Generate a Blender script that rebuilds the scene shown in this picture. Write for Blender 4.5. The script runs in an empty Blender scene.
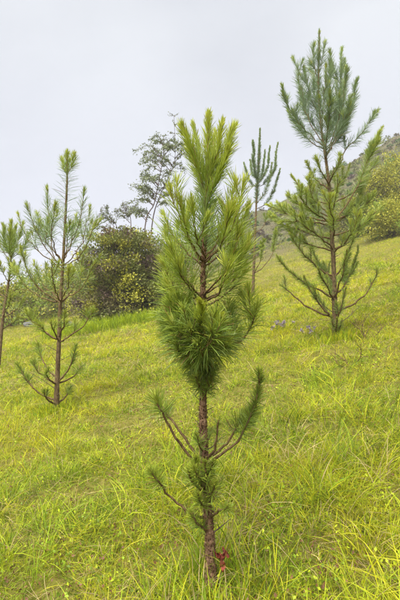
import bpy, math
import numpy as np
from mathutils import Vector

rng = np.random.default_rng(11)
SC = bpy.context.scene
COL = SC.collection

# ------------------------------------------------------------------ camera
PITCH = math.radians(6.0)
CAM_Z = 1.5
cam_data = bpy.data.cameras.new('camera')
cam_data.sensor_fit = 'VERTICAL'
cam_data.sensor_height = 36.0
cam_data.sensor_width = 24.0
cam_data.lens = 28.0
cam_data.clip_start = 0.05
cam_data.clip_end = 3000.0
cam_data.dof.use_dof = True
cam_data.dof.focus_distance = 2.35
cam_data.dof.aperture_fstop = 8.0
cam = bpy.data.objects.new('camera', cam_data)
cam.location = (0, 0, CAM_Z)
cam.rotation_euler = (math.radians(90) + PITCH, 0, 0)
COL.objects.link(cam)
SC.camera = cam

# ------------------------------------------------------------------ sky, sun, exposure
SUN_EL, SUN_AZ = math.radians(60), math.radians(-150)    # azimuth measured from +Y towards +X
world = bpy.data.worlds.new('World')
SC.world = world
world.use_nodes = True
wn = world.node_tree.nodes
wl = world.node_tree.links
for n in list(wn):
    wn.remove(n)
w_out = wn.new('ShaderNodeOutputWorld')
w_bg = wn.new('ShaderNodeBackground')
w_bg.inputs['Strength'].default_value = 0.10
w_sky = wn.new('ShaderNodeTexSky')
w_sky.sky_type = 'NISHITA'
w_sky.sun_disc = False
w_sky.sun_elevation = SUN_EL
w_sky.sun_rotation = SUN_AZ
w_tc = wn.new('ShaderNodeTexCoord')
w_map = wn.new('ShaderNodeMapping')
w_map.inputs['Scale'].default_value = (1.0, 1.0, 1.7)
w_noise = wn.new('ShaderNodeTexNoise')
w_noise.inputs['Scale'].default_value = 1.6
w_noise.inputs['Detail'].default_value = 4.0
w_noise.inputs['Roughness'].default_value = 0.45
w_ramp = wn.new('ShaderNodeValToRGB')
w_ramp.color_ramp.elements[0].position = 0.36
w_ramp.color_ramp.elements[0].color = (0.74, 0.765, 0.835, 1)
w_ramp.color_ramp.elements[1].position = 0.60
w_ramp.color_ramp.elements[1].color = (0.95, 0.98, 1.035, 1)
w_scale = wn.new('ShaderNodeVectorMath')
w_scale.operation = 'SCALE'
w_scale.inputs['Scale'].default_value = 1.10          # thick cloud deck radiance
w_mix = wn.new('ShaderNodeMix')
w_mix.data_type = 'RGBA'
w_mix.inputs['Factor'].default_value = 0.985
wl.new(w_tc.outputs['Generated'], w_map.inputs['Vector'])
wl.new(w_map.outputs['Vector'], w_noise.inputs['Vector'])
wl.new(w_noise.outputs['Fac'], w_ramp.inputs['Fac'])
wl.new(w_ramp.outputs['Color'], w_scale.inputs[0])
wl.new(w_sky.outputs['Color'], w_mix.inputs['A'])
w_sep = wn.new('ShaderNodeSeparateXYZ')
wl.new(w_tc.outputs['Generated'], w_sep.inputs['Vector'])
w_hz = wn.new('ShaderNodeMapRange')
w_hz.inputs['From Min'].default_value = 0.08
w_hz.inputs['From Max'].default_value = 0.58
w_hz.inputs['To Min'].default_value = 0.0
w_hz.inputs['To Max'].default_value = 1.0
wl.new(w_sep.outputs['Z'], w_hz.inputs['Value'])
w_low = wn.new('ShaderNodeMix')
w_low.data_type = 'RGBA'
w_low.inputs['A'].default_value = (0.70, 0.69, 0.79, 1)
w_low.inputs['B'].default_value = (1.0, 1.0, 1.0, 1)
wl.new(w_hz.outputs['Result'], w_low.inputs['Factor'])
w_mul = wn.new('ShaderNodeVectorMath')
w_mul.operation = 'MULTIPLY'
wl.new(w_scale.outputs['Vector'], w_mul.inputs[0])
wl.new(w_low.outputs['Result'], w_mul.inputs[1])
wl.new(w_mul.outputs['Vector'], w_mix.inputs['B'])
wl.new(w_mix.outputs['Result'], w_bg.inputs['Color'])
wl.new(w_bg.outputs['Background'], w_out.inputs['Surface'])

sun_data = bpy.data.lights.new('sun', 'SUN')
sun_data.energy = 1.5
sun_data.angle = math.radians(60)
sun_data.color = (1.0, 0.96, 0.88)
sun = bpy.data.objects.new('sun', sun_data)
sd = Vector((math.sin(SUN_AZ) * math.cos(SUN_EL), math.cos(SUN_AZ) * math.cos(SUN_EL), math.sin(SUN_EL)))
sun.rotation_euler = sd.to_track_quat('Z', 'Y').to_euler()
COL.objects.link(sun)

vs = SC.view_settings
vs.view_transform = 'Standard'
vs.look = 'None'
vs.exposure = 2.9
vs.gamma = 1.0
vs.use_curve_mapping = False
SC.cycles.max_bounces = 8
SC.cycles.diffuse_bounces = 4
SC.cycles.transmission_bounces = 4
SC.cycles.volume_bounces = 1
SC.cycles.transparent_max_bounces = 8

# ------------------------------------------------------------------ pixel <-> place helpers (survey of the site)
F = 600 * 28 / 36.0
CP, SP = math.cos(PITCH), math.sin(PITCH)


def ray(u, v):
    """direction through a photo pixel, scaled so that its forward (y) part is 1"""
    dx = (u - 200) / F
    dz = (300 - v) / F
    y = CP - dz * SP
    z = SP + dz * CP
    return dx / y, z / y


def terr(x, y):
    x = np.asarray(x, float)
    y = np.asarray(y, float)
    yc = np.clip(y, -30, 70)
    xs = 60 * np.tanh(x / 60)
    z = 0.16 * xs + 0.12 * 0.8 * np.logaddexp(0, xs / 0.8) - 0.0665 + 0.198 * yc
    q = np.clip(x / np.maximum(yc, 8.0), -1.2, 1.2)
    e = np.interp(q, [-1.2, -0.43, -0.2, 0, 0.15, 0.28, 0.43, 1.2], [0.0, 0.0, 0.022, 0.068, 0.09, 0.135, 0.18, 0.32])
    w = np.clip((yc - 20) / 50, 0, 1) ** 1.4
    z = z + 70 * e * w
    z = z - 0.22 * np.clip(y - 70, 0, 200)
    # broad undulation and small hummocks
    far = np.clip((y - 15) / 40, 0, 1)
    z = z + (0.03 + 0.5 * far) * np.sin(0.31 * x + 0.17 * y + 1.0) * np.sin(0.23 * y - 0.19 * x + 0.4)
    z = z + (0.025 + 0.35 * far) * np.sin(0.9 * x + 0.5 * y) * np.sin(0.75 * y - 0.6 * x + 2.0)
    z = z + 0.030 * np.sin(2.9 * x + 1.3 * y + 0.3) * np.sin(2.3 * y - 1.1 * x)
    z = z + 0.020 * np.sin(6.1 * x - 2.2 * y) * np.sin(5.3 * y + 2.7 * x + 1.2)
    return z


def hit(u, v):
    """where the line of sight through a pixel meets the slope"""
    dx, dz = ray(u, v)
    prev = 0.5
    for y in np.arange(0.5, 90, 0.05):
        if terr(dx * y, y) > CAM_Z + dz * y:
            return np.array([dx * y, y, float(terr(dx * y, y))])
        prev = y
    return np.array([dx * prev, prev, float(terr(dx * prev, prev))])


def P(u, v, y):
    dx, dz = ray(u, v)
    return np.array([dx * y, y, CAM_Z + dz * y])


# ------------------------------------------------------------------ materials
def principled(m):
    m.use_nodes = True
    return m.node_tree.nodes['Principled BSDF'], m.node_tree.nodes, m.node_tree.links


def leaf_mat(name, rough=0.5, trans=0.35, var=0.25, spec=0.35):
    m = bpy.data.materials.new(name)
    b, N, L = principled(m)
    at = N.new('ShaderNodeAttribute')
    at.attribute_name = 'Col'
    tc = N.new('ShaderNodeTexCoord')
    nz = N.new('ShaderNodeTexNoise')
    nz.inputs['Scale'].default_value = 9.0
    nz.inputs['Detail'].default_value = 3.0
    L.new(tc.outputs['Object'], nz.inputs['Vector'])
    mr = N.new('ShaderNodeMapRange')
    mr.inputs['From Min'].default_value = 0.3
    mr.inputs['From Max'].default_value = 0.7
    mr.inputs['To Min'].default_value = 1 - var
    mr.inputs['To Max'].default_value = 1 + var
    L.new(nz.outputs['Fac'], mr.inputs['Value'])
    vm = N.new('ShaderNodeVectorMath')
    vm.operation = 'SCALE'
    L.new(at.outputs['Color'], vm.inputs[0])
    L.new(mr.outputs['Result'], vm.inputs['Scale'])
    L.new(vm.outputs['Vector'], b.inputs['Base Color'])
    b.inputs['Roughness'].default_value = rough
    b.inputs['Specular IOR Level'].default_value = spec
    tr = N.new('ShaderNodeBsdfTranslucent')
    L.new(vm.outputs['Vector'], tr.inputs['Color'])
    mx = N.new('ShaderNodeMixShader')
    mx.inputs['Fac'].default_value = trans
    L.new(b.outputs['BSDF'], mx.inputs[1])
    L.new(tr.outputs['BSDF'], mx.inputs[2])
    L.new(mx.outputs['Shader'], N['Material Output'].inputs['Surface'])
    return m


def bark_mat(name, c0, c1, c2, scale=40.0):
    m = bpy.data.materials.new(name)
    b, N, L = principled(m)
    tc = N.new('ShaderNodeTexCoord')
    mp = N.new('ShaderNodeMapping')
    mp.inputs['Scale'].default_value = (1, 1, 0.45)
    nz = N.new('ShaderNodeTexNoise')
    nz.inputs['Scale'].default_value = scale
    nz.inputs['Detail'].default_value = 6
    nz.inputs['Roughness'].default_value = 0.65
    rp = N.new('ShaderNodeValToRGB')
    rp.color_ramp.elements[0].position = 0.32
    rp.color_ramp.elements[0].color = (*c0, 1)
    rp.color_ramp.elements[1].position = 0.72
    rp.color_ramp.elements[1].color = (*c2, 1)
    e = rp.color_ramp.elements.new(0.52)
    e.color = (*c1, 1)
    bp = N.new('ShaderNodeBump')
    bp.inputs['Strength'].default_value = 0.7
    bp.inputs['Distance'].default_value = 0.006
    L.new(tc.outputs['Object'], mp.inputs['Vector'])
    L.new(mp.outputs['Vector'], nz.inputs['Vector'])
    L.new(nz.outputs['Fac'], rp.inputs['Fac'])
    L.new(rp.outputs['Color'], b.inputs['Base Color'])
    L.new(nz.outputs['Fac'], bp.inputs['Height'])
    L.new(bp.outputs['Normal'], b.inputs['Normal'])
    b.inputs['Roughness'].default_value = 0.85
    b.inputs['Specular IOR Level'].default_value = 0.2
    return m


M_NEEDLE = leaf_mat('pine_needle', rough=0.42, trans=0.25, var=0.15, spec=0.4)
M_GRASS = leaf_mat('grass_blade', rough=0.6, trans=0.42, var=0.22, spec=0.16)
M_LEAF = leaf_mat('shrub_leaf', rough=0.5, trans=0.30, var=0.2, spec=0.3)
M_PETAL = leaf_mat('petal', rough=0.6, trans=0.3, var=0.1, spec=0.2)
M_BARK = bark_mat('pine_bark', (0.055, 0.032, 0.019), (0.19, 0.110, 0.062), (0.34, 0.22, 0.135), 60)
M_BARK2 = bark_mat('young_pine_bark', (0.045, 0.028, 0.014), (0.120, 0.080, 0.038), (0.22, 0.16, 0.085), 45)
M_TWIG = bark_mat('shoot_bark', (0.050, 0.031, 0.014), (0.130, 0.083, 0.036), (0.24, 0.175, 0.08), 70)
M_WOOD = bark_mat('shrub_wood', (0.045, 0.030, 0.026), (0.115, 0.078, 0.066), (0.22, 0.17, 0.145), 30)
M_STRAW = leaf_mat('dry_straw', rough=0.6, trans=0.3, var=0.2, spec=0.25)


def rock_mat():
    m = bpy.data.materials.new('grey_rock')
    b, N, L = principled(m)
    tc = N.new('ShaderNodeTexCoord')
    nz = N.new('ShaderNodeTexNoise')
    nz.inputs['Scale'].default_value = 6
    nz.inputs['Detail'].default_value = 8
    rp = N.new('ShaderNodeValToRGB')
    rp.color_ramp.elements[0].color = (0.045, 0.045, 0.045, 1)
    rp.color_ramp.elements[1].color = (0.17, 0.165, 0.16, 1)
    bp = N.new('ShaderNodeBump')
    bp.inputs['Distance'].default_value = 0.03
    L.new(tc.outputs['Object'], nz.inputs['Vector'])
    L.new(nz.outputs['Fac'], rp.inputs['Fac'])
    L.new(rp.outputs['Color'], b.inputs['Base Color'])
    L.new(nz.outputs['Fac'], bp.inputs['Height'])
    L.new(bp.outputs['Normal'], b.inputs['Normal'])
    b.inputs['Roughness'].default_value = 0.9
    return m


M_ROCK = rock_mat()


def ground_mat():
    m = bpy.data.materials.new('meadow_ground')
    b, N, L = principled(m)
    geo = N.new('ShaderNodeNewGeometry')
    n1 = N.new('ShaderNodeTexNoise')
    n1.inputs['Scale'].default_value = 22.0
    n1.inputs['Detail'].default_value = 8
    n1.inputs['Roughness'].default_value = 0.7
    n2 = N.new('ShaderNodeTexNoise')
    n2.inputs['Scale'].default_value = 0.22
    n2.inputs['Detail'].default_value = 9
    n2.inputs['Roughness'].default_value = 0.68
    L.new(geo.outputs['Position'], n1.inputs['Vector'])
    L.new(geo.outputs['Position'], n2.inputs['Vector'])
    r1 = N.new('ShaderNodeValToRGB')     # thatch, moss and soil between the blades
    r1.color_ramp.elements[0].position = 0.30
    r1.color_ramp.elements[0].color = (0.045, 0.028, 0.014, 1)
    r1.color_ramp.elements[1].position = 0.70
    r1.color_ramp.elements[1].color = (0.20, 0.17, 0.05, 1)
    e = r1.color_ramp.elements.new(0.48)
    e.color = (0.13, 0.125, 0.018, 1)
    r2 = N.new('ShaderNodeValToRGB')     # rough pasture of the upper slope
    r2.color_ramp.elements[0].position = 0.36
    r2.color_ramp.elements[0].color = (0.045, 0.055, 0.025, 1)
    r2.color_ramp.elements[1].position = 0.66
    r2.color_ramp.elements[1].color = (0.125, 0.10, 0.062, 1)
    e = r2.color_ramp.elements.new(0.5)
    e.color = (0.078, 0.075, 0.036, 1)
    L.new(n1.outputs['Fac'], r1.inputs['Fac'])
    L.new(n2.outputs['Fac'], r2.inputs['Fac'])
    sp = N.new('ShaderNodeSeparateXYZ')
    L.new(geo.outputs['Position'], sp.inputs['Vector'])
    mr = N.new('ShaderNodeMapRange')
    mr.inputs['From Min'].default_value = 20
    mr.inputs['From Max'].default_value = 32
    L.new(sp.outputs['Y'], mr.inputs['Value'])
    mx = N.new('ShaderNodeMix')
    mx.data_type = 'RGBA'
    L.new(mr.outputs['Result'], mx.inputs['Factor'])
    L.new(r1.outputs['Color'], mx.inputs['A'])
    L.new(r2.outputs['Color'], mx.inputs['B'])
    L.new(mx.outputs['Result'], b.inputs['Base Color'])
    bp = N.new('ShaderNodeBump')
    bp.inputs['Strength'].default_value = 0.8
    bp.inputs['Distance'].default_value = 0.03
    L.new(n1.outputs['Fac'], bp.inputs['Height'])
    L.new(bp.outputs['Normal'], b.inputs['Normal'])
    b.inputs['Roughness'].default_value = 0.95
    b.inputs['Specular IOR Level'].default_value = 0.1
    return m


M_GROUND = ground_mat()


# ------------------------------------------------------------------ mesh helpers
class Acc:
    """collects vertices, quads / triangles and vertex colours of ONE mesh"""

    def __init__(self):
        self.v, self.f, self.c, self.n = [], [], [], 0

    def add(self, v, f, c=None):
        v = np.asarray(v, float).reshape(-1, 3)
        f = np.asarray(f, int)
        if len(v) == 0:
            return
        self.v.append(v)
        self.f.append(f + self.n)
        if c is None:
            c = np.full((len(v), 3), 0.5)
        self.c.append(np.broadcast_to(np.asarray(c, float), (len(v), 3)))
        self.n += len(v)

    def tris(self):
        return sum(len(f) * (f.shape[1] - 2) for f in self.f)

    def build(self, name, mat, parent=None, origin=(0, 0, 0), smooth=True):
        v = np.concatenate(self.v) - np.asarray(origin, float)
        c = np.concatenate(self.c)
        loops, starts, tot, pos = [], [], [], 0
        for f in self.f:
            k = f.shape[1]
            loops.append(f.ravel())
            starts.append(pos + np.arange(len(f)) * k)
            pos += f.size
        loops = np.concatenate(loops)
        starts = np.concatenate(starts)
        me = bpy.data.meshes.new(name)
        me.vertices.add(len(v))
        me.vertices.foreach_set('co', v.ravel())
        me.loops.add(len(loops))
        me.loops.foreach_set('vertex_index', loops.astype(np.int32))
        me.polygons.add(len(starts))
        me.polygons.foreach_set('loop_start', starts.astype(np.int32))
        me.update(calc_edges=True)
        if smooth:
            me.polygons.foreach_set('use_smooth', np.ones(len(starts), bool))
        a = me.color_attributes.new('Col', 'FLOAT_COLOR', 'POINT')
        a.data.foreach_set('color', np.column_stack([c, np.ones(len(c))]).astype(np.float32).ravel())
        me.materials.append(mat)
        o = bpy.data.objects.new(name, me)
        COL.objects.link(o)
        if parent is not None:
            o.parent = parent
        else:
            o.location = origin
        return o


def norm(a):
    return a / np.maximum(np.linalg.norm(a, axis=-1, keepdims=True), 1e-9)


def ribbons(acc, pts, width, side, col):
    """pts (N,K,3), width (N,K), side (N,3), col (N,3) or (N,K,3)"""
    N, K, _ = pts.shape
    if N == 0:
        return
    off = side[:, None, :] * width[:, :, None] * 0.5
    v = np.stack([pts - off, pts + off], axis=2).reshape(N, K * 2, 3)
    base = (np.arange(N) * K * 2)[:, None]
    fs = []
    for k in range(K - 1):
        fs.append(np.concatenate([base + 2 * k, base + 2 * k + 1, base + 2 * k + 3, base + 2 * k + 2], axis=1))
    if col.ndim == 2:
        col = np.repeat(col[:, None, :], K, axis=1)
    c = np.repeat(col, 2, axis=1).reshape(-1, 3)
    acc.add(v.reshape(-1, 3), np.concatenate(fs), c)


def spline(ctrl, n):
    """Catmull-Rom through the control points"""
    p = np.asarray(ctrl, float)
    if len(p) == 2:
        t = np.linspace(0, 1, n)[:, None]
        return p[0] * (1 - t) + p[1] * t
    p = np.vstack([2 * p[0] - p[1], p, 2 * p[-1] - p[-2]])
    m = len(p) - 3
    out = []
    for s in np.linspace(0, m, n):
        i = min(int(s), m - 1)
        t = s - i
        a, b, c, d = p[i:i + 4]
        out.append(0.5 * ((2 * b) + (c - a) * t + (2 * a - 5 * b + 4 * c - d) * t * t + (3 * b - a - 3 * c + d) * t ** 3))
    return np.array(out)


def tangents(p):
    t = np.gradient(p, axis=0)
    return norm(t)


def tube(acc, p, r, sides=6, rough=0.0, col=None):
    p = np.asarray(p, float)
    n = len(p)
    r = np.broadcast_to(np.asarray(r, float), (n,))
    T = tangents(p)
    ref = np.array([0.0, 1.0, 0.0]) if abs(T[:, 1]).max() < 0.9 else np.array([1.0, 0, 0])
    A = norm(np.cross(T, ref))
    B = np.cross(T, A)
    an = np.linspace(0, 2 * math.pi, sides, endpoint=False)
    rr = np.repeat(r[:, None], sides, axis=1)
    if rough > 0:
        rr = rr * (1 + rough * rng.normal(0, 1, (n, sides)))
    v = p[:, None, :] + rr[:, :, None] * (A[:, None, :] * np.cos(an)[None, :, None] + B[:, None, :] * np.sin(an)[None, :, None])
    i, j = np.meshgrid(np.arange(n - 1), np.arange(sides), indexing='ij')
    j2 = (j + 1) % sides
    f = np.stack([i * sides + j, i * sides + j2, (i + 1) * sides + j2, (i + 1) * sides + j], axis=-1).reshape(-1, 4)
    acc.add(v.reshape(-1, 3), f, col)
    # close the tip
    acc.add(np.vstack([v[-1], p[-1] + T[-1] * r[-1] * 0.8]), np.array([[k, (k + 1) % sides, sides] for k in range(sides)]), col)


def rand_perp(T):
    h = rng.normal(0, 1, T.shape)
    h = h - (h * T).sum(-1, keepdims=True) * T
    return norm(h)


def mixc(a, b, t):
    t = np.asarray(t)[..., None]
    return np.asarray(a) * (1 - t) + np.asarray(b) * t


def empty(name, loc, label, cat, group=None):
    o = bpy.data.objects.new(name, None)
    o.empty_display_size = 0.1
    o.location = loc
    COL.objects.link(o)
    o['label'] = label
    o['category'] = cat
    if group:
        o['group'] = group
    return o


# ------------------------------------------------------------------ the slope
def sinh_axis(lo, hi, n, k):
    t = np.linspace(np.arcsinh(lo / k), np.arcsinh(hi / k), n)
    return k * np.sinh(t)


gx = sinh_axis(-420, 420, 260, 3.0)
gy = np.concatenate([sinh_axis(-60, -0.05, 30, 3.0), sinh_axis(0.0, 480, 280, 4.0)])
GX, GY = np.meshgrid(gx, gy)
ga = Acc()
nx, ny = len(gx), len(gy)
ii, jj = np.meshgrid(np.arange(ny - 1), np.arange(nx - 1), indexing='ij')
ga.add(np.stack([GX, GY, terr(GX, GY)], -1).reshape(-1, 3),
       np.stack([ii * nx + jj, ii * nx + jj + 1, (ii + 1) * nx + jj + 1, (ii + 1) * nx + jj], -1).reshape(-1, 4))
g = ga.build('ground', M_GROUND)
g['kind'] = 'structure'

# the far hills across the valley
M_FAR = bpy.data.materials.new('far_forest')
b, N, L = principled(M_FAR)
nz = N.new('ShaderNodeTexNoise')
nz.inputs['Scale'].default_value = 0.06
nz.inputs['Detail'].default_value = 8
geo = N.new('ShaderNodeNewGeometry')
rp = N.new('ShaderNodeValToRGB')
rp.color_ramp.elements[0].color = (0.03, 0.045, 0.035, 1)
rp.color_ramp.elements[1].color = (0.10, 0.12, 0.07, 1)
L.new(geo.outputs['Position'], nz.inputs['Vector'])
L.new(nz.outputs['Fac'], rp.inputs['Fac'])
L.new(rp.outputs['Color'], b.inputs['Base Color'])
b.inputs['Roughness'].default_value = 1.0
fa = Acc()
fx = np.linspace(-480, 260, 150)
fy = np.linspace(300, 470, 30)
FX, FY = np.meshgrid(fx, fy)
prof = np.sin(np.clip((FY - 300) / 170, 0, 1) * math.pi) ** 0.8
top = 62 + 9 * np.sin(FX * 0.021 + 1.0) + 5 * np.sin(FX * 0.057) + 2.5 * np.sin(FX * 0.17 + FY * 0.05) - 0.04 * (FX + 160)
FZ = -40 + prof * (top + 40)
ii, jj = np.meshgrid(np.arange(29), np.arange(149), indexing='ij')
fa.add(np.stack([FX, FY, FZ], -1).reshape(-1, 3), np.stack([ii * 150 + jj, ii * 150 + jj + 1, (ii + 1) * 150 + jj + 1, (ii + 1) * 150 + jj], -1).reshape(-1, 4))
o = fa.build('far_hills', M_FAR)
o['kind'] = 'structure'

# ------------------------------------------------------------------ pines
ND, NWF = 0.5, 1.25
C_OLD = np.array([0.075, 0.125, 0.024])
C_MID = np.array([0.175, 0.265, 0.034])
C_NEW = np.array([0.430, 0.470, 0.045])
C_BUD = np.array([0.50, 0.52, 0.09])
C_BLUE = np.array([0.20, 0.27, 0.215])


def needles(acc, p, s0, s1, dens, length, a_base, a_tip, width, fresh, blue=0.0, droop=0.10, old=0.0, bud=1.0):
    """needle bundles along a shoot p between the fractions s0 and s1; dens = needles per metre"""
    seg = np.linalg.norm(np.diff(p, axis=0), axis=1)
    tot = seg.sum()
    n = int(dens * ND * tot * (s1 - s0))
    width = width * NWF
    if n < 3:
        return
    s = s0 + (s1 - s0) * rng.random(n) ** 0.85
    cum = np.concatenate([[0], np.cumsum(seg)]) / tot
    T = tangents(p)
    q = np.stack([np.interp(s, cum, p[:, k]) for k in range(3)], -1)
    t = norm(np.stack([np.interp(s, cum, T[:, k]) for k in range(3)], -1))
    rel = (s - s0) / max(s1 - s0, 1e-6)
    ang = np.radians(a_base + (a_tip - a_base) * rel ** 0.9 + rng.normal(0, 8 + 16 * old, n))
    R = rand_perp(t)
    d0 = norm(t * np.cos(ang)[:, None] + R * np.sin(ang)[:, None])
    Ln = length * (0.75 + 0.35 * rng.random(n)) * (1 - 0.55 * rel ** 2.5)
    dz = np.zeros((n, 3))
    dz[:, 2] = -droop * (0.4 + rng.random(n))
    d1 = norm(d0 + dz + rng.normal(0, 0.10, (n, 3)))
    d2 = norm(d1 + dz * 1.6 + t * 0.06)
    p1 = q + d0 * (Ln * 0.40)[:, None]
    p2 = p1 + d1 * (Ln * 0.35)[:, None]
    p3 = p2 + d2 * (Ln * 0.25)[:, None]
    pts = np.stack([q, p1, p2, p3], 1)
    w = width * (0.8 + 0.4 * rng.random(n))
    W = np.stack([w * 0.8, w, w * 0.85, w * 0.22], 1)
    side = rand_perp(d0)
    fr = np.clip(fresh * (0.25 + 0.75 * rel) + rng.normal(0, 0.12, n), 0, 1)
    c = mixc(mixc(C_OLD, C_MID, np.clip(1 - old + rng.normal(0, 0.15, n), 0, 1)), C_NEW, fr)
    if blue > 0:
        c = mixc(c, C_BLUE, np.clip(blue * (1 - 0.6 * rel) + rng.normal(0, 0.1, n), 0, 1))
    c = c * (0.8 + 0.4 * rng.random(n))[:, None]
    dead = rng.random(n) < 0.012 + 0.06 * old
    c[dead] = np.array([0.22, 0.12, 0.04])
    ribbons(acc, pts, W, side, c)
    # the fresh brush of young needles round the terminal bud
    nb = max(8, int(36 * bud))
    te = np.tile(T[-1], (nb, 1))
    sb = rng.random(nb) * min(0.5, 0.35 * length / tot)
    qb = p[-1] - te * (sb * tot)[:, None]
    ab = np.radians(np.abs(rng.normal(0, 26, nb)))
    db = norm(te * np.cos(ab)[:, None] + rand_perp(te) * np.sin(ab)[:, None])
    lb_ = length * 0.33 * (0.75 + 0.4 * rng.random(nb))
    ptb = np.stack([qb, qb + db * (lb_ * 0.6)[:, None], qb + norm(db + te * 0.15) * lb_[:, None]], 1)
    wb = width * 1.25 * np.array([1.0, 1.0, 0.5])[None] * np.ones((nb, 1))
    cb = mixc(C_MID, C_BUD, np.clip(0.25 + 0.75 * min(1, fresh + 0.25) + rng.normal(0, 0.12, nb), 0, 1))
    ribbons(acc, ptb, wb, rand_perp(db), cb * (0.85 + 0.3 * rng.random(nb))[:, None])


def curve_up(a, b, lift=0.35, n=14, mid=None):
    """a limb that leaves the stem outwards and turns upwards"""
    a, b = np.asarray(a, float), np.asarray(b, float)
    d = b - a
    if mid is None:
        hz = np.array([d[0], d[1], 0])
        m1 = a + hz * 0.38 + np.array([0, 0, d[2]]) * (0.38 - lift * 0.45)
        m2 = a + hz * 0.74 + np.array([0, 0, d[2]]) * (0.74 - lift * 0.55)
        ctrl = [a, m1, m2, b]
    else:
        ctrl = [a, np.asarray(mid, float), b]
    p = spline(ctrl, n)
    L_ = np.linalg.norm(d)
    wob = np.cumsum(rng.normal(0, 0.011 * L_, (n, 3)), axis=0)
    wob -= np.linspace(0, 1, n)[:, None] * wob[-1]
    return p + wob


def limb(root, base, a, b, opt, mid=None, twig_name='branch'):
    """one branch (a part) with its side shoots, and its needles (a sub-part)"""
    wood, nd = Acc(), Acc()
    p = curve_up(a, b, opt.get('lift', 0.35), 16, mid)
    L_ = np.linalg.norm(np.diff(p, axis=0), axis=1).sum()
    r0 = opt.get('r0', 0.012)
    r1 = opt.get('r1', 0.0045)
    tube(wood, p, np.linspace(r0, r1, len(p)), 6, 0.06)
    kw = dict(dens=opt['dens'], length=opt['nl'], a_base=opt.get('ab', 55), a_tip=opt.get('at', 18), width=opt['nw'],
              fresh=opt.get('fresh', 0.6), blue=opt.get('blue', 0.0), droop=opt.get('droop', 0.1), old=opt.get('old', 0.0), bud=opt.get('bud', 1.0))
    kw['length'] *= 0.80 + 0.36 * rng.random()
    kw['dens'] *= 0.65 + 0.6 * rng.random()
    kw['a_base'] += rng.normal(0, 6)
    kw['fresh'] = float(np.clip(kw['fresh'] + rng.normal(0, 0.10), 0, 1))
    needles(nd, p, float(np.clip(opt.get('s0', 0.35) + rng.normal(0, 0.06), 0.02, 0.85)), 1.0, **kw)
    nsub = opt.get('sub', 0)
    T = tangents(p)
    for k in range(nsub):
        s = opt.get('sub0', 0.4) + (0.95 - opt.get('sub0', 0.4)) * rng.random()
        i = int(s * (len(p) - 1))
        t = T[i]
        R = rand_perp(t[None, :])[0]
        R[2] = abs(R[2]) * 0.6
        d = norm((t * 0.75 + R * 0.65 + np.array([0, 0, 0.25]))[None])[0]
        l = opt.get('subl', 0.35) * L_ * (0.6 + 0.6 * rng.random()) * (1.15 - 0.6 * s)
        e = p[i] + d * l + np.array([0, 0, 0.28 * l])
        m = p[i] + d * l * 0.5
        sp_ = spline([p[i], m, e], 8)
        tube(wood, sp_, np.linspace(r1 * 1.1, r1 * 0.6, 8), 5)
        kw2 = dict(kw)
        kw2['length'] = kw['length'] * (0.75 + 0.35 * rng.random())
        needles(nd, sp_, 0.12, 1.0, **kw2)
    br = wood.build(twig_name, M_TWIG, root, base)
    if nd.n:
        ne = nd.build('needles', M_NEEDLE, br, base)
        ne['kind'] = 'stuff'
    return br


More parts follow.
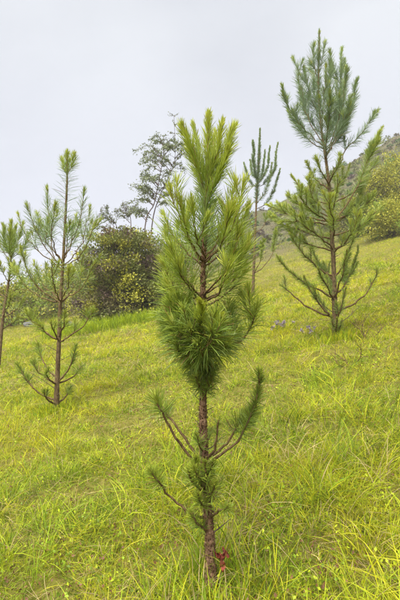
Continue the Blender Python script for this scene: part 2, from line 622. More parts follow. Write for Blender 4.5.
class Pine:
    def __init__(self, label, base_px, trunk_px, r_base, r_top, group='young pines on the grassy slope', depth=None, sink=0.05):
        h = hit(*base_px) if depth is None else None
        self.D = h[1] if depth is None else depth
        pts = [P(u, v, self.D) for u, v in trunk_px]
        gz = float(terr(pts[0][0], self.D))
        self.base = np.array([pts[0][0], self.D, gz])
        if pts[0][2] > gz - sink:
            pts = [np.array([pts[0][0], self.D, gz - sink])] + pts[(1 if pts[0][2] < gz + 0.02 else 0):]
        self.ctrl = np.array(pts)
        self.root = empty('pine_tree', self.base, label, 'pine tree', group)
        self.n = 90
        self.p = spline(self.ctrl, self.n)
        hh = np.linspace(0, 1, self.n)
        self.r = r_base + (r_top - r_base) * hh ** 0.85
        self.S = self.D / F

    def at(self, v):
        """stem point at the height that shows at picture row v"""
        z = CAM_Z + ray(200, v)[1] * self.D
        i = np.clip(np.searchsorted(self.p[:, 2], z), 1, self.n - 1)
        t = np.clip((z - self.p[i - 1, 2]) / max(self.p[i, 2] - self.p[i - 1, 2], 1e-6), 0, 1)
        return self.p[i - 1] * (1 - t) + self.p[i] * t

    def rad(self, v):
        z = CAM_Z + ray(200, v)[1] * self.D
        return float(np.interp(z, self.p[:, 2], self.r))

    squeeze = 1.0

    def branch(self, v0, u1, v1, dd=0.0, mid=None, **opt):
        if self.squeeze != 1.0 and mid is None:
            u1 = 204 + (u1 - 204) * self.squeeze
            dd = dd * self.squeeze
        a = self.at(v0)
        b = P(u1, v1, self.D + dd)
        m = None
        if mid is not None:
            m = P(mid[0], mid[1], self.D + dd * 0.5)
        opt.setdefault('r0', max(0.0035, self.rad(v0) * 0.42))
        opt.setdefault('r1', max(0.0022, opt['r0'] * 0.45))
        return limb(self.root, self.base, a, b, opt, m)

    def trunk(self, sides=14, rough=0.05, mat=M_BARK, knob=0.0):
        a = Acc()
        n2 = self.n * 3 if sides > 12 else self.n
        p = spline(self.ctrl, n2)
        r = np.interp(np.linspace(0, 1, n2), np.linspace(0, 1, self.n), self.r)
        r = r * (1 + knob * rng.normal(0, 1, n2))
        flare = 1 + 0.35 * np.exp(-np.linspace(0, 1, n2) * 22)
        tube(a, p, r * flare, sides, rough)
        self.tr = a.build('trunk', mat, self.root, self.base)
        return self.tr

    def dead_twigs(self, rows, l):
        for v in rows:
            a = self.at(v)
            an = rng.random() * 2 * math.pi
            d = np.array([math.cos(an), math.sin(an) * 0.8, 0.25 + 0.5 * rng.random()])
            e = a + d * l * (0.5 + rng.random())
            w_ = Acc()
            p = spline([a, (a + e) / 2 + rng.normal(0, l * 0.06, 3), e + [0, 0, l * 0.1]], 8)
            r_ = self.rad(v) * 0.16
            tube(w_, p, np.linspace(r_, r_ * 0.35, 8), 5, 0.08)
            k = rng.integers(3, 6)
            e2 = p[k] + rng.normal(0, l * 0.25, 3) + [0, 0, l * 0.1]
            tube(w_, np.array([p[k], (p[k] + e2) / 2, e2]), [r_ * 0.5, r_ * 0.4, r_ * 0.25], 4)
            w_.build('dead_twig', M_WOOD, self.root, self.base)

    def stem_needles(self, v0, v1, **kw):
        i = np.where((self.p[:, 2] >= self.at(v0)[2]) & (self.p[:, 2] <= self.at(v1)[2] + 1e-4))[0]
        nd = Acc()
        needles(nd, self.p[i], 0.0, 1.0, **kw)
        ne = nd.build('needles', M_NEEDLE, self.tr, self.base)
        ne['kind'] = 'stuff'


# ---- the foreground pine
pf = Pine('slender young pine in the foreground with a bushy dark tuft halfway up its trunk', (212, 597),
          [(212, 604), (210, 548), (206, 490), (203.5, 440), (203, 385), (204, 335), (203, 285), (204, 245), (206, 200), (208, 150), (208.5, 116)],
          0.0245, 0.0042)
pf.trunk(sides=18, rough=0.10, knob=0.05)
sa0 = Acc()
nsc = 2600
si = rng.random(nsc) ** 1.1 * 0.80
cum_ = np.linspace(0, 1, pf.n)
q0 = np.stack([np.interp(si, cum_, pf.p[:, k]) for k in range(3)], -1)
r0_ = np.interp(si, cum_, pf.r)
an_ = rng.random(nsc) * 2 * math.pi
od = np.stack([np.cos(an_), np.sin(an_), np.zeros(nsc)], -1)
leaves_q = q0 + od * (r0_ * 0.98)[:, None]
dsc = norm(od * 0.55 + np.array([0, 0, 1.0]) + rng.normal(0, 0.25, (nsc, 3)))
lsc = 0.007 + 0.009 * rng.random(nsc)
ptsc = np.stack([leaves_q, leaves_q + dsc * (lsc * 0.6)[:, None], leaves_q + norm(dsc + od * 0.5) * lsc[:, None]], 1)
csc = mixc(np.array([0.08, 0.045, 0.026]), np.array([0.30, 0.18, 0.095]), rng.random(nsc))
ribbons(sa0, ptsc, (0.0045 + 0.003 * rng.random(nsc))[:, None] * np.array([1.0, 0.9, 0.3])[None], norm(np.cross(dsc, od)), csc)
sc0 = sa0.build('bark_scales', M_STRAW, pf.tr, pf.base)
sc0['kind'] = 'stuff'
NL, NW = 0.135, 0.0021
top = dict(dens=2700, nl=NL * 0.72, nw=NW, ab=30, at=15, s0=0.12, fresh=0.80, droop=0.02, lift=0.10)
# leader and its crown of candles
pf.stem_needles(258, 186, dens=2900, length=NL * 1.1, a_base=44, a_tip=34, width=NW, fresh=0.25, blue=0.35)
pf.stem_needles(200, 112, dens=3200, length=NL * 0.75, a_base=30, a_tip=15, width=NW, fresh=0.9, droop=0.0, bud=2.5)
for (v0, u, v, dd) in [(196, 182.5, 127, -0.05), (190, 193, 124, 0.10), (193, 222.5, 122, -0.06), (198, 234, 126, 0.05), (194, 215, 132, 0.22), (205, 187, 146, 0.16), (204, 228, 148, -0.12)]:
    pf.branch(v0, u, v, dd, **top)
# second whorl: long upswept limbs
pf.squeeze = 0.86
w2 = dict(dens=1050, nl=NL * 1.02, nw=NW, ab=36, at=15, s0=0.24, fresh=0.64, droop=0.04, lift=0.40, sub=1, subl=0.35, sub0=0.45)
for (v0, u, v, dd) in [(262, 165, 190, -0.10), (262, 176, 198, -0.28), (266, 157, 214, 0.10), (258, 240, 187, 0.12), (262, 250, 182, -0.10),
                       (264, 238, 208, -0.26), (258, 191, 206, -0.30), (262, 216, 204, 0.34), (268, 186, 206, 0.30), (268, 256, 205, 0.10)]:
    pf.branch(v0, u, v, dd, **w2)
# third whorl
w3 = dict(dens=880, nl=NL * 1.05, nw=NW, ab=42, at=16, s0=0.25, fresh=0.52, droop=0.07, lift=0.42, sub=1, subl=0.35, sub0=0.45)
for (v0, u, v, dd) in [(296, 160, 236, 0.12), (298, 166, 248, -0.24), (302, 155, 262, -0.05), (296, 244, 232, -0.22), (300, 252, 252, 0.10),
                       (296, 256, 240, -0.08), (302, 234, 266, -0.26), (300, 174, 266, -0.26), (298, 210, 250, 0.36), (308, 158, 280, 0.06), (308, 250, 272, 0.05), (314, 166, 290, -0.10)]:
    pf.branch(v0, u, v, dd, **w3)
# the dense dark whorl halfway up
w4 = dict(dens=1500, nl=NL * 0.92, nw=NW * 0.95, ab=68, at=30, s0=0.15, fresh=0.22, droop=0.20, lift=0.45, old=0.5, sub=3, subl=0.55, sub0=0.25)
for (v0, u, v, dd) in [(356, 168, 322, -0.10), (358, 164, 338, 0.08), (360, 172, 345, -0.24), (358, 188, 328, -0.34), (356, 212, 330, -0.36),
                       (358, 232, 342, -0.22), (356, 238, 326, -0.06), (358, 240, 338, 0.14), (356, 205, 325, 0.30), (360, 196, 342, -0.36), (354, 180, 318, 0.2), (352, 225, 322, 0.22), (340, 166, 304, 0.0), (338, 238, 306, 0.05), (345, 160, 318, 0.05)]:
    pf.branch(v0, u, v, dd, **w4)
bright = dict(dens=4200, nl=NL * 0.55, nw=NW, ab=32, at=8, s0=0.55, fresh=1.0, droop=0.0, lift=0.3, bud=4)
pf.branch(350, 199, 302, -0.40, **bright)
pf.branch(352, 224, 317, -0.36, **bright)
pf.branch(352, 173, 296, -0.14, **dict(w4, fresh=0.4, old=0.2, droop=0.1, at=15, dens=2200))
pf.branch(352, 254, 312, 0.02, mid=(243, 338), **dict(w4, fresh=0.45, old=0.2, droop=0.1, at=14, dens=1600, nl=NL * 0.75, s0=0.45))
# short tufts hanging below the whorl
for (v0, u, v, dd) in [(376, 196, 352, -0.14), (380, 208, 356, -0.14), (392, 196, 372, 0.10), (372, 190, 366, -0.10), (374, 214, 368, -0.12), (384, 212, 374, 0.12), (378, 193, 372, 0.14), (366, 184, 362, 0.05)]:
    pf.branch(v0, u, v, dd, **dict(w4, dens=2600, nl=NL * 0.7, sub=0, fresh=0.15))
# lower bare-stemmed branches with tufted ends
pf.squeeze = 1.0
lw = dict(dens=3000, nl=NL * 0.62, nw=NW, ab=70, at=26, s0=0.70, fresh=0.42, droop=0.06, old=0.30, r0=0.0066, r1=0.004)
pf.branch(478, 155, 397, -0.10, mid=(172, 432), **dict(lw, nl=NL * 0.72, dens=4200, s0=0.78))
pf.branch(466, 158, 402, 0.10, mid=(175, 425), **lw)
pf.branch(474, 262, 378, 0.02, mid=(238, 440), **dict(lw, s0=0.45, dens=2400, nl=NL * 0.55, sub=4, subl=0.20, sub0=0.5))
pf.branch(462, 246, 414, 0.14, mid=(226, 445), **dict(lw, s0=0.62))
pf.branch(460, 219, 420, -0.10, mid=(214, 448), **dict(lw, s0=0.55, dens=900, nl=NL * 0.4, old=0.6))
pf.branch(518, 150, 470, -0.10, mid=(172, 500), **dict(lw, dens=4200))
pf.branch(516, 228, 508, -0.20, mid=(218, 514), **dict(lw, dens=2600, s0=0.6, nl=NL * 0.4))
pf.branch(492, 188, 470, -0.12, **dict(lw, s0=0.3, nl=NL * 0.45, dens=2200))
pf.branch(488, 205, 462, -0.14, **dict(lw, s0=0.3, nl=NL * 0.5, dens=3000, fresh=0.5))
pf.branch(490, 196, 458, -0.10, **dict(lw, s0=0.3, nl=NL * 0.5, dens=2600, fresh=0.4))
pf.branch(505, 222, 478, 0.12, **dict(lw, s0=0.3, nl=NL * 0.45, dens=2200))
pf.branch(530, 190, 512, -0.08, **dict(lw, s0=0.2, nl=NL * 0.45, dens=2000))

for (v0, u, v, dd) in [(452, 197, 436, -0.10), (446, 211, 430, 0.10), (500, 214, 484, -0.12), (482, 194, 468, -0.16), (478, 213, 462, -0.14), (396, 211, 380, -0.10), (390, 196, 376, -0.12), (508, 198, 494, -0.12)]:
    pf.branch(v0, u, v, dd, **dict(lw, s0=0.25, nl=NL * 0.5, dens=2200, fresh=0.4, r0=0.004, r1=0.003))
pf.dead_twigs([400, 412, 428, 452, 500, 508, 525, 536], 0.07)

# ---- the pine on the left
pl = Pine('open thin pine with bare lower trunk and feathery leader, left of the dark shrub', (56, 412),
          [(56, 415), (57, 383), (59, 340), (60.5, 300), (63, 262), (65.5, 215), (67, 180), (67, 153)], 0.032, 0.008)
pl.trunk(sides=12, rough=0.06, mat=M_BARK2)
NLl, NWl = 0.20, 0.0031
b1 = dict(dens=520, nl=NLl * 0.9, nw=NWl, ab=60, at=16, s0=0.35, fresh=0.62, blue=0.30, droop=0.06, lift=0.4)
pl.stem_needles(236, 168, dens=520, length=NLl * 1.15, a_base=74, a_tip=60, width=NWl, fresh=0.0, blue=0.85, droop=0.10)
pl.stem_needles(172, 152, dens=1700, length=NLl * 0.7, a_base=35, a_tip=10, width=NWl, fresh=0.7, droop=0.0)
for (v0, u, v, dd) in [(176, 74, 154, -0.05), (176, 62, 159, 0.08), (174, 70, 160, 0.12)]:
    pl.branch(v0, u, v, dd, **dict(b1, dens=1300, nl=NLl * 0.65, ab=32, s0=0.3, fresh=0.8, blue=0.1))
for (v0, u, v, dd, k) in [(262, 47, 188, 0.15, 2), (266, 27, 205, -0.15, 2), (264, 37, 213, 0.45, 1), (262, 84, 190, -0.15, 2), (266, 90, 207, 0.35, 2), (268, 96, 222, -0.2, 2),
                          (268, 18, 214, 0.20, 1), (264, 55, 205, -0.55, 1), (264, 76, 215, 0.6, 1), (266, 70, 222, -0.5, 1)]:
    pl.branch(v0, u, v, dd, **dict(b1, s0=0.42, sub=k, subl=0.28, blue=0.5, fresh=0.35))
for (v0, u, v, dd, k) in [(302, 21, 252, -0.1, 3), (301, 95, 262, 0.0, 3), (300, 34, 262, 0.4, 2), (303, 86, 250, 0.45, 2), (302, 52, 262, -0.6, 2), (303, 70, 268, -0.5, 2), (302, 12, 266, 0.2, 2)]:
    pl.branch(v0, u, v, dd, **dict(b1, sub=k, subl=0.3, s0=0.4, fresh=0.6, blue=0.2))
for (v0, u, v, dd, k) in [(340, 37, 322, -0.1, 2), (341, 51, 322, -0.35, 1), (342, 92, 309, 0.1, 2), (338, 65, 312, -0.3, 1), (340, 28, 310, 0.3, 2), (342, 78, 322, 0.4, 1)]:
    pl.branch(v0, u, v, dd, **dict(b1, sub=k, subl=0.3, s0=0.62, fresh=0.55, blue=0.0, nl=NLl * 0.7, dens=800))
for (v0, u, v, dd) in [(383, 33, 362, -0.1), (382, 76, 346, -0.05), (384, 82, 366, 0.2), (402, 17, 364, 0.0), (380, 38, 345, 0.3), (384, 46, 372, -0.3), (404, 44, 392, -0.3), (404, 70, 388, 0.2)]:
    pl.branch(v0, u, v, dd, **dict(b1, s0=0.66, fresh=0.3, blue=0.0, nl=NLl * 0.6, dens=1400, old=0.3, sub=1, subl=0.2, sub0=0.6))

pl.dead_twigs([322, 332, 352, 362, 372, 390, 396, 312], 0.22)

# ---- the pine cut by the left edge
pe = Pine('bushy-topped pine cut off by the left edge of the photo', (0, 358),
          [(-1, 360), (3, 317), (9, 279), (11, 255), (11, 222)], 0.045, 0.010, depth=9.2)
pe.trunk(sides=10, rough=0.06, mat=M_BARK2)
NLe, NWe = 0.24, 0.0058
b2 = dict(dens=620, nl=NLe, nw=NWe, ab=48, at=12, s0=0.2, fresh=0.45, blue=0.15, droop=0.03, lift=0.3)
pe.stem_needles(262, 222, dens=900, length=NLe, a_base=45, a_tip=12, width=NWe, fresh=0.6)
for (v0, u, v, dd) in [(258, 3, 226, -0.1), (258, 16, 226, 0.15), (257, 23, 223, -0.1), (260, 29, 234, 0.1), (260, -6, 232, 0.2), (258, 10, 230, -0.5), (258, 13, 232, 0.5)]:
    pe.branch(v0, u, v, dd, **b2)
for (v0, u, v, dd) in [(282, 20, 262, 0.1), (282, 0, 262, -0.2), (284, 10, 264, -0.6), (282, 14, 262, 0.6), (296, 22, 282, -0.1), (298, -10, 280, 0.2), (318, 24, 298, 0.0), (320, -14, 300, 0.0), (316, 10, 296, -0.6), (330, 18, 318, 0.3)]:
    pe.branch(v0, u, v, dd, **dict(b2, s0=0.42, dens=520, fresh=0.6, sub=2, subl=0.3, nl=NLe * 0.75))

# ---- the big pine on the right
pr = Pine('tallest pine, with blue-green upswept top shoots, standing on the right slope', (336, 340),
          [(336, 343), (334.5, 298), (333.5, 262), (331.5, 230), (329.5, 190), (326, 160), (321, 125), (318.5, 85), (319.5, 31)], 0.037, 0.008)
pr.trunk(sides=12, rough=0.06, mat=M_BARK2)
NLr, NWr = 0.122, 0.0036
b3 = dict(dens=1050, nl=NLr * 1.4, nw=NWr * 0.9, ab=48, at=16, s0=0.25, fresh=0.18, blue=0.75, droop=0.05, lift=0.3)
pr.stem_needles(165, 28, dens=1000, length=NLr * 1.05, a_base=58, a_tip=16, width=NWr, fresh=0.12, blue=0.8, droop=0.06)
for (v0, u, v, dd, k) in [(146, 293, 58, 0.1, 2), (150, 282, 86, -0.2, 3), (120, 304, 67, 0.1, 1), (118, 330, 52, 0.1, 1), (150, 342, 49, 0.25, 3), (152, 346, 67, -0.2, 3),
                          (158, 357, 80, 0.15, 2), (150, 351, 97, -0.3, 2), (130, 326, 66, -0.35, 1), (128, 312, 72, 0.4, 1), (155, 336, 78, 0.55, 2), (140, 300, 90, 0.4, 1), (84, 325, 42, 0.05, 0), (80, 314, 45, -0.05, 0),
                          (160, 330, 92, -0.55, 2), (158, 345, 110, 0.45, 2), (150, 288, 110, 0.25, 2)]:
    pr.branch(v0, u, v, dd, **dict(b3, sub=k + 1, subl=0.22, sub0=0.35, s0=0.2))
b4 = dict(dens=1050, nl=NLr * 0.95, nw=NWr * 0.9, ab=58, at=16, s0=0.25, fresh=0.66, blue=0.15, droop=0.04, lift=0.35)
pr.branch(182, 378, 110, 0.3, mid=(350, 150), **dict(b3, s0=0.35, sub=2, subl=0.18))
pr.branch(222, 382, 128, -0.05, mid=(357, 187), **dict(b4, s0=0.35, sub=6, subl=0.22))
for (v0, u, v, dd, k) in [(186, 317, 160, -0.25, 2), (184, 341, 156, -0.3, 2), (190, 306, 162, 0.2, 3), (216, 307, 178, -0.1, 4), (190, 350, 164, 0.35, 2),
                          (218, 288, 196, 0.1, 5), (222, 268, 205, 0.05, 6), (224, 366, 178, 0.35, 4), (220, 340, 180, -0.6, 3), (218, 322, 186, 0.6, 3), (222, 374, 192, 0.15, 4), (224, 300, 196, -0.5, 4), (226, 280, 222, -0.3, 4),
                          (250, 372, 212, -0.1, 3), (252, 290, 232, 0.1, 4), (250, 300, 216, -0.45, 3), (252, 360, 214, -0.5, 3), (252, 318, 216, 0.55, 3), (236, 384, 205, 0.0, 3), (238, 270, 216, 0.2, 3), (205, 372, 165, 0.4, 3), (204, 292, 176, 0.3, 3), (236, 330, 196, -0.7, 3)]:
    pr.branch(v0, u, v, dd, **dict(b4, sub=k, subl=0.26, sub0=0.25, nl=NLr * 1.0, ab=50, r0=0.011))
b5 = dict(b4, fresh=0.50, old=0.1, nl=NLr * 0.66, dens=1500, s0=0.28)
pr.stem_needles(300, 166, dens=420, length=NLr * 0.9, a_base=50, a_tip=45, width=NWr, fresh=0.35, blue=0.2)
for (v0, u, v, dd, k) in [(276, 290, 234, -0.1, 3), (298, 277, 256, -0.1, 4), (278, 354, 236, -0.2, 2), (296, 358, 246, 0.2, 3), (300, 347, 250, -0.4, 2), (318, 304, 276, -0.15, 3),
                          (280, 312, 246, 0.35, 3), (300, 318, 268, -0.5, 2), (322, 346, 288, -0.2, 2), (322, 318, 292, 0.25, 2), (302, 330, 262, 0.5, 2)]:
    pr.branch(v0, u, v, dd, **dict(b5, sub=k, subl=0.22, sub0=0.35))
pr.branch(318, 281, 285, 0.1, **dict(b5, s0=0.75, sub=1))
pr.branch(312, 378, 272, 0.0, mid=(358, 300), **dict(b5, s0=0.7, sub=2, subl=0.15, sub0=0.7))
for (v0, u, v, dd) in [(330, 331, 316, -0.12), (333, 342, 320, -0.1), (332, 337, 318, -0.2)]:
    pr.branch(v0, u, v, dd, **dict(b5, s0=0.1, fresh=0.5, dens=1400))

pr.dead_twigs([268, 284, 290, 306, 314, 326, 244, 258], 0.22)

# ---- the pine far behind
pb = Pine('small distant pine with candelabra of narrow shoots, behind the foreground pine', (253, 285),
          [(253, 290), (254, 262), (255.5, 225), (257, 190), (259, 160), (260, 129)], 0.055, 0.012, depth=13.5)
pb.trunk(sides=8, rough=0.05, mat=M_BARK2)
NLb, NWb = 0.13, 0.0075
b6 = dict(dens=1200, nl=NLb, nw=NWb, ab=48, at=30, s0=0.12, fresh=0.20, blue=0.70, droop=0.0, lift=0.55, r1=0.006)
pb.stem_needles(205, 128, dens=1500, length=NLb, a_base=50, a_tip=25, width=NWb, fresh=0.1, blue=0.7)
for (v0, u, v, dd) in [(180, 253, 141, -0.2), (186, 244, 163, 0.1), (178, 250, 160, 0.4), (180, 265, 150, 0.3), (184, 270, 146, -0.2), (188, 278, 143, 0.1), (204, 272, 163, -0.2), (208, 280, 169, 0.2)]:
    pb.branch(v0, u, v, dd, **b6)
for (v0, u, v, dd) in [(250, 264, 240, -0.2), (274, 276, 228, 0.1), (270, 242, 240, 0.3), (232, 268, 212, 0.2), (230, 246, 205, -0.3), (252, 238, 226, 0.0), (272, 263, 244, -0.4)]:
    pb.branch(v0, u, v, dd, **dict(b6, s0=0.62, fresh=0.5, blue=0.0, dens=900, nl=NLb * 1.2, lift=0.5, sub=2, subl=0.25, sub0=0.6))


# ------------------------------------------------------------------ shrubs
def leaves(acc, centres, out, size, col, spread=1.0):
    """small folded leaves (4 verts, 2 faces)"""
    n = len(centres)
    d = norm(out + rng.normal(0, 0.8, (n, 3)) * spread)
    s = rand_perp(d)
    nrm = np.cross(d, s)
    L_ = size * (0.6 + 0.8 * rng.random(n))[:, None]
    w = L_ * 0.34
    a = centres
    m = centres + d * L_ * 0.5
    v = np.stack([a, m + s * w + nrm * w * 0.4, centres + d * L_, m - s * w + nrm * w * 0.4], 1)
    base = np.arange(n)[:, None] * 4
    f = np.concatenate([base + np.array([[0, 1, 2]]), base + np.array([[0, 2, 3]])])
    acc.add(v.reshape(-1, 3), f, np.repeat(col, 4, axis=0))


def shrub(name, label, base, w, h, dpt, nclump, nleaf, leaf, cols, wts, group=None, cr=0.16, stems=26, openness=0.0, lean=(0, 0), cat='shrub', tall=1.0, dead=0):
    root = empty(name, base, label, cat, group)
    wood, fo = Acc(), Acc()
    th = rng.random(nclump) * 2 * math.pi
    zz = rng.random(nclump) ** 0.8
    rr = np.sqrt(np.clip(1 - (np.abs(zz - 0.42) / 0.62) ** 2.2, 0.02, 1)) * (0.40 + 0.78 * rng.random(nclump) ** 0.7)
    lump = 1 + 0.30 * np.sin(3 * th + w) * np.sin(5 * zz + th) + 0.15 * np.sin(7 * th + 9 * zz)
    rr = rr * lump
    c = np.stack([rr * np.cos(th) * w * 0.5 + lean[0] * zz, rr * np.sin(th) * dpt * 0.5 + lean[1] * zz, zz * h * tall * (0.92 + 0.12 * rng.random(nclump))], -1)
    c = c + np.asarray(base)
    clump_shade = 0.65 + 0.7 * rng.random(nclump)
    ci = rng.choice(len(cols), nclump, p=wts)
    ccol = np.asarray(cols)[ci] * clump_shade[:, None]
    idx = rng.integers(0, nclump, nclump * nleaf)
    q = c[idx] + rng.normal(0, cr, (len(idx), 3)) * np.array([1, 1, 0.7])
    out = norm(q - (np.asarray(base) + np.array([0, 0, h * 0.35])))
    out[:, 2] += 0.35
    leaves(fo, q, out, leaf, ccol[idx] * (0.75 + 0.5 * rng.random(len(idx)))[:, None])
    order = rng.permutation(nclump)[:stems * 3]
    for k, i in enumerate(order):
        e = c[i] + rng.normal(0, cr * 0.5, 3)
        b0 = np.asarray(base) + np.array([rng.normal(0, w * 0.05), rng.normal(0, dpt * 0.05), -0.05])
        m = b0 * 0.5 + e * 0.5 + np.array([rng.normal(0, w * 0.06), rng.normal(0, dpt * 0.06), h * 0.08])
        p = spline([b0, m, e], 9)
        tube(wood, p, np.linspace(0.022 if k < stems else 0.012, 0.004, 9) * max(1.0, h / 2.2), 5)
    for k in range(dead):
        i = rng.integers(0, nclump)
        a0 = (c[i] - np.asarray(base)) * (0.35 + 0.6 * rng.random()) + np.asarray(base) + rng.normal(0, 0.10, 3)
        e = a0 + norm((c[i] - np.asarray(base) + rng.normal(0, h * 0.25, 3))[None])[0] * (0.10 + 0.22 * rng.random())
        tube(wood, np.array([a0, (a0 + e) / 2 + rng.normal(0, 0.012, 3), e]), [0.007, 0.006, 0.003], 4)
    s_ = wood.build('stems', M_WOOD, root, base)
    s_['kind'] = 'stuff'
    f_ = fo.build('foliage', M_LEAF, root, base)
    f_['kind'] = 'stuff'
    return root


OLIVE = [0.17, 0.19, 0.05]
DULL = [0.15, 0.13, 0.06]
YGREEN = [0.38, 0.37, 0.05]
PURP = [0.12, 0.08, 0.065]
GREEN = [0.11, 0.19, 0.045]
BRIGHT = [0.23, 0.33, 0.05]
ROSS = 'shrubs on the slope'


def sit(u, v, y=None):
    if y is None:
        return hit(u, v)
    dx, _ = ray(u, v)
    return np.array([dx * y, y, float(terr(dx * y, y))])


bp_ = hit(124, 322)
S = bp_[1] / F
shrub('shrub', 'dark rounded olive and purple-brown shrub between the left pine and the foreground pine', bp_, 70 * S, 92 * S, 62 * S, 330, 95, 0.066,
      [OLIVE, DULL, PURP, YGREEN], [0.40, 0.20, 0.14, 0.26], ROSS, cr=0.115, stems=14, dead=900)
b2_ = sit(166, 318, bp_[1] + 1.6)
shrub('shrub', 'lighter green shrub half hidden behind the foreground pine, beside the dark shrub', b2_, 60 * S, 78 * S, 50 * S, 230, 36, 0.06,
      [OLIVE, YGREEN, GREEN], [0.45, 0.35, 0.2], ROSS, cr=0.16, stems=26)
b3_ = sit(98, 318, bp_[1] + 1.2)
shrub('shrub', 'low yellow-olive shrub against the left flank of the dark shrub', b3_, 46 * S, 52 * S, 40 * S, 170, 34, 0.06,
      [OLIVE, YGREEN, DULL], [0.4, 0.35, 0.25], ROSS, cr=0.14, stems=20)
# shrubs on the far left
lb = [(12, 322, 18.5, 1.9, 1.5, 'olive shrub behind the trunk of the pine at the left edge'),
      (36, 316, 20.0, 2.1, 1.7, 'bright olive shrub between the two left pines, below the far blue hill'),
      (60, 312, 22.0, 2.2, 2.0, 'dull green shrub directly behind the left pine trunk'),
      (84, 308, 21.0, 1.8, 2.2, 'small dull shrub between the left pine and the dark shrub')]
for (u, v, y, w_, h_, lab) in lb:
    shrub('shrub', lab, sit(u, v, y), w_, h_, w_, 130, 30, 0.085, [OLIVE, YGREEN, DULL, BRIGHT], [0.28, 0.42, 0.12, 0.18], ROSS, cr=0.17, stems=10)
# shrubs on the far right
rb = [(392, 246, 21.5, 2.3, 1.5, [YGREEN, BRIGHT, OLIVE], [0.68, 0.22, 0.10], 'bright yellow-green shrub at the right edge beside the big pine'),
      (378, 236, 24.5, 2.2, 3.0, [OLIVE, YGREEN, DULL], [0.3, 0.55, 0.15], 'tall olive shrub behind the bright shrub on the right'),
      (402, 232, 24.0, 2.6, 3.8, [OLIVE, YGREEN], [0.35, 0.65], 'large yellow-olive shrub cut off by the right edge'),
      (357, 240, 25.5, 2.0, 2.0, [OLIVE, DULL, YGREEN], [0.4, 0.3, 0.3], 'low olive shrub seen through the right branches of the big pine'),
      (424, 250, 22.0, 2.2, 2.4, [OLIVE, YGREEN], [0.5, 0.5], 'yellow-olive shrub just at the right border of the photo')]
for (u, v, y, w_, h_, cs, ws, lab) in rb[:4]:
    shrub('shrub', lab, sit(u, v, y), w_, h_, w_, 230, 46, 0.085, cs, ws, ROSS, cr=0.2, stems=20)
shrub('conifer_sapling', 'small bright green conical sapling on the hillside at the right edge', sit(393, 170, 34.0), 1.3, 2.7, 1.3, 120, 34, 0.10,
      [GREEN, BRIGHT], [0.6, 0.4], None, cr=0.18, stems=10, cat='sapling')


# ---- the tall open shrub behind the foreground pine
def arching(label, D, stems, twigs, leafcol, lsize, nextra):
    b0 = P(*stems[0], D)
    gz = float(terr(b0[0], D))
    base = np.array([b0[0], D, gz])
    root = empty('tall_shrub', base, label, 'shrub', None)
    for st, r0, r1 in [(s, a, c) for s, a, c in stems[1:]]:
        pts = [np.array([base[0], D, gz - 0.05])] + [P(u, v, D + dd) for u, v, dd in st]
        wa, fo = Acc(), Acc()
        p = spline(pts, 26)
        tube(wa, p, np.linspace(r0, r1, 26), 6, 0.05)
        i0 = 11
        q, out = [], []
        # leafy twiglets along the upper stem
        for i in range(i0, 26):
            for k in range(4):
                d = rand_perp(norm(p[i] - p[i - 1])[None])[0] + np.array([0, 0, 0.35])
                l = 0.06 + 0.20 * rng.random()
                e = p[i] + norm(d[None])[0] * l
                tube(wa, np.array([p[i], (p[i] + e) / 2 + [0, 0, 0.01], e]), [0.006, 0.005, 0.003], 4)
                for m in range(7):
                    t = 0.2 + 0.85 * rng.random()
                    q.append(p[i] * (1 - t) + e * t)
                    out.append(d + rng.normal(0, 0.6, 3))
        q, out = np.array(q), norm(np.array(out))
        leaves(fo, q + rng.normal(0, 0.015, q.shape), out, lsize, np.array(leafcol)[rng.integers(0, len(leafcol), len(q))] * (0.7 + 0.6 * rng.random(len(q)))[:, None])
        stem = wa.build('stem', M_WOOD, root, base)
        f_ = fo.build('foliage', M_LEAF, stem, base)
        f_['kind'] = 'stuff'
    twigs = list(twigs)
    for st, r0, r1 in stems[1:]:
        for k in range(nextra):
            j = rng.random() * (len(st) - 1.3)
            i = int(j)
            t = j - i
            u0, v0 = st[i][0] * (1 - t) + st[i + 1][0] * t, st[i][1] * (1 - t) + st[i + 1][1] * t
            sg = -1 if rng.random() < 0.7 else 1
            L2 = 8 + 12 * rng.random()
            twigs.append((u0, v0, u0 + sg * L2 * 0.55, v0 - L2 * 0.55, u0 + sg * L2, v0 - L2 * (0.35 + 0.4 * rng.random()), rng.normal(0, 0.5)))
    for (ua, va, um, vm, ub, vb, dd) in twigs:
        wa, fo = Acc(), Acc()
        p = spline([P(ua, va, D), P(um, vm, D + dd * 0.5), P(ub, vb, D + dd)], 16)
        tube(wa, p, np.linspace(0.014, 0.004, 16), 5)
        q, out = [], []
        for i in range(3, 16):
            for k in range(4):
                d = rand_perp(norm(p[i] - p[i - 1])[None])[0]
                d = d + norm(p[i] - p[i - 1]) * 0.7
                l = 0.05 + 0.16 * rng.random()
                for m in range(4):
                    q.append(p[i] + norm(d[None])[0] * l * rng.random())
                    out.append(d + rng.normal(0, 0.5, 3))
        q, out = np.array(q), norm(np.array(out))
        leaves(fo, q, out, lsize, np.array(leafcol)[rng.integers(0, len(leafcol), len(q))] * (0.7 + 0.6 * rng.random(len(q)))[:, None])
        br = wa.build('branch', M_WOOD, root, base)
        f_ = fo.build('foliage', M_LEAF, br, base)
        f_['kind'] = 'stuff'
    return root


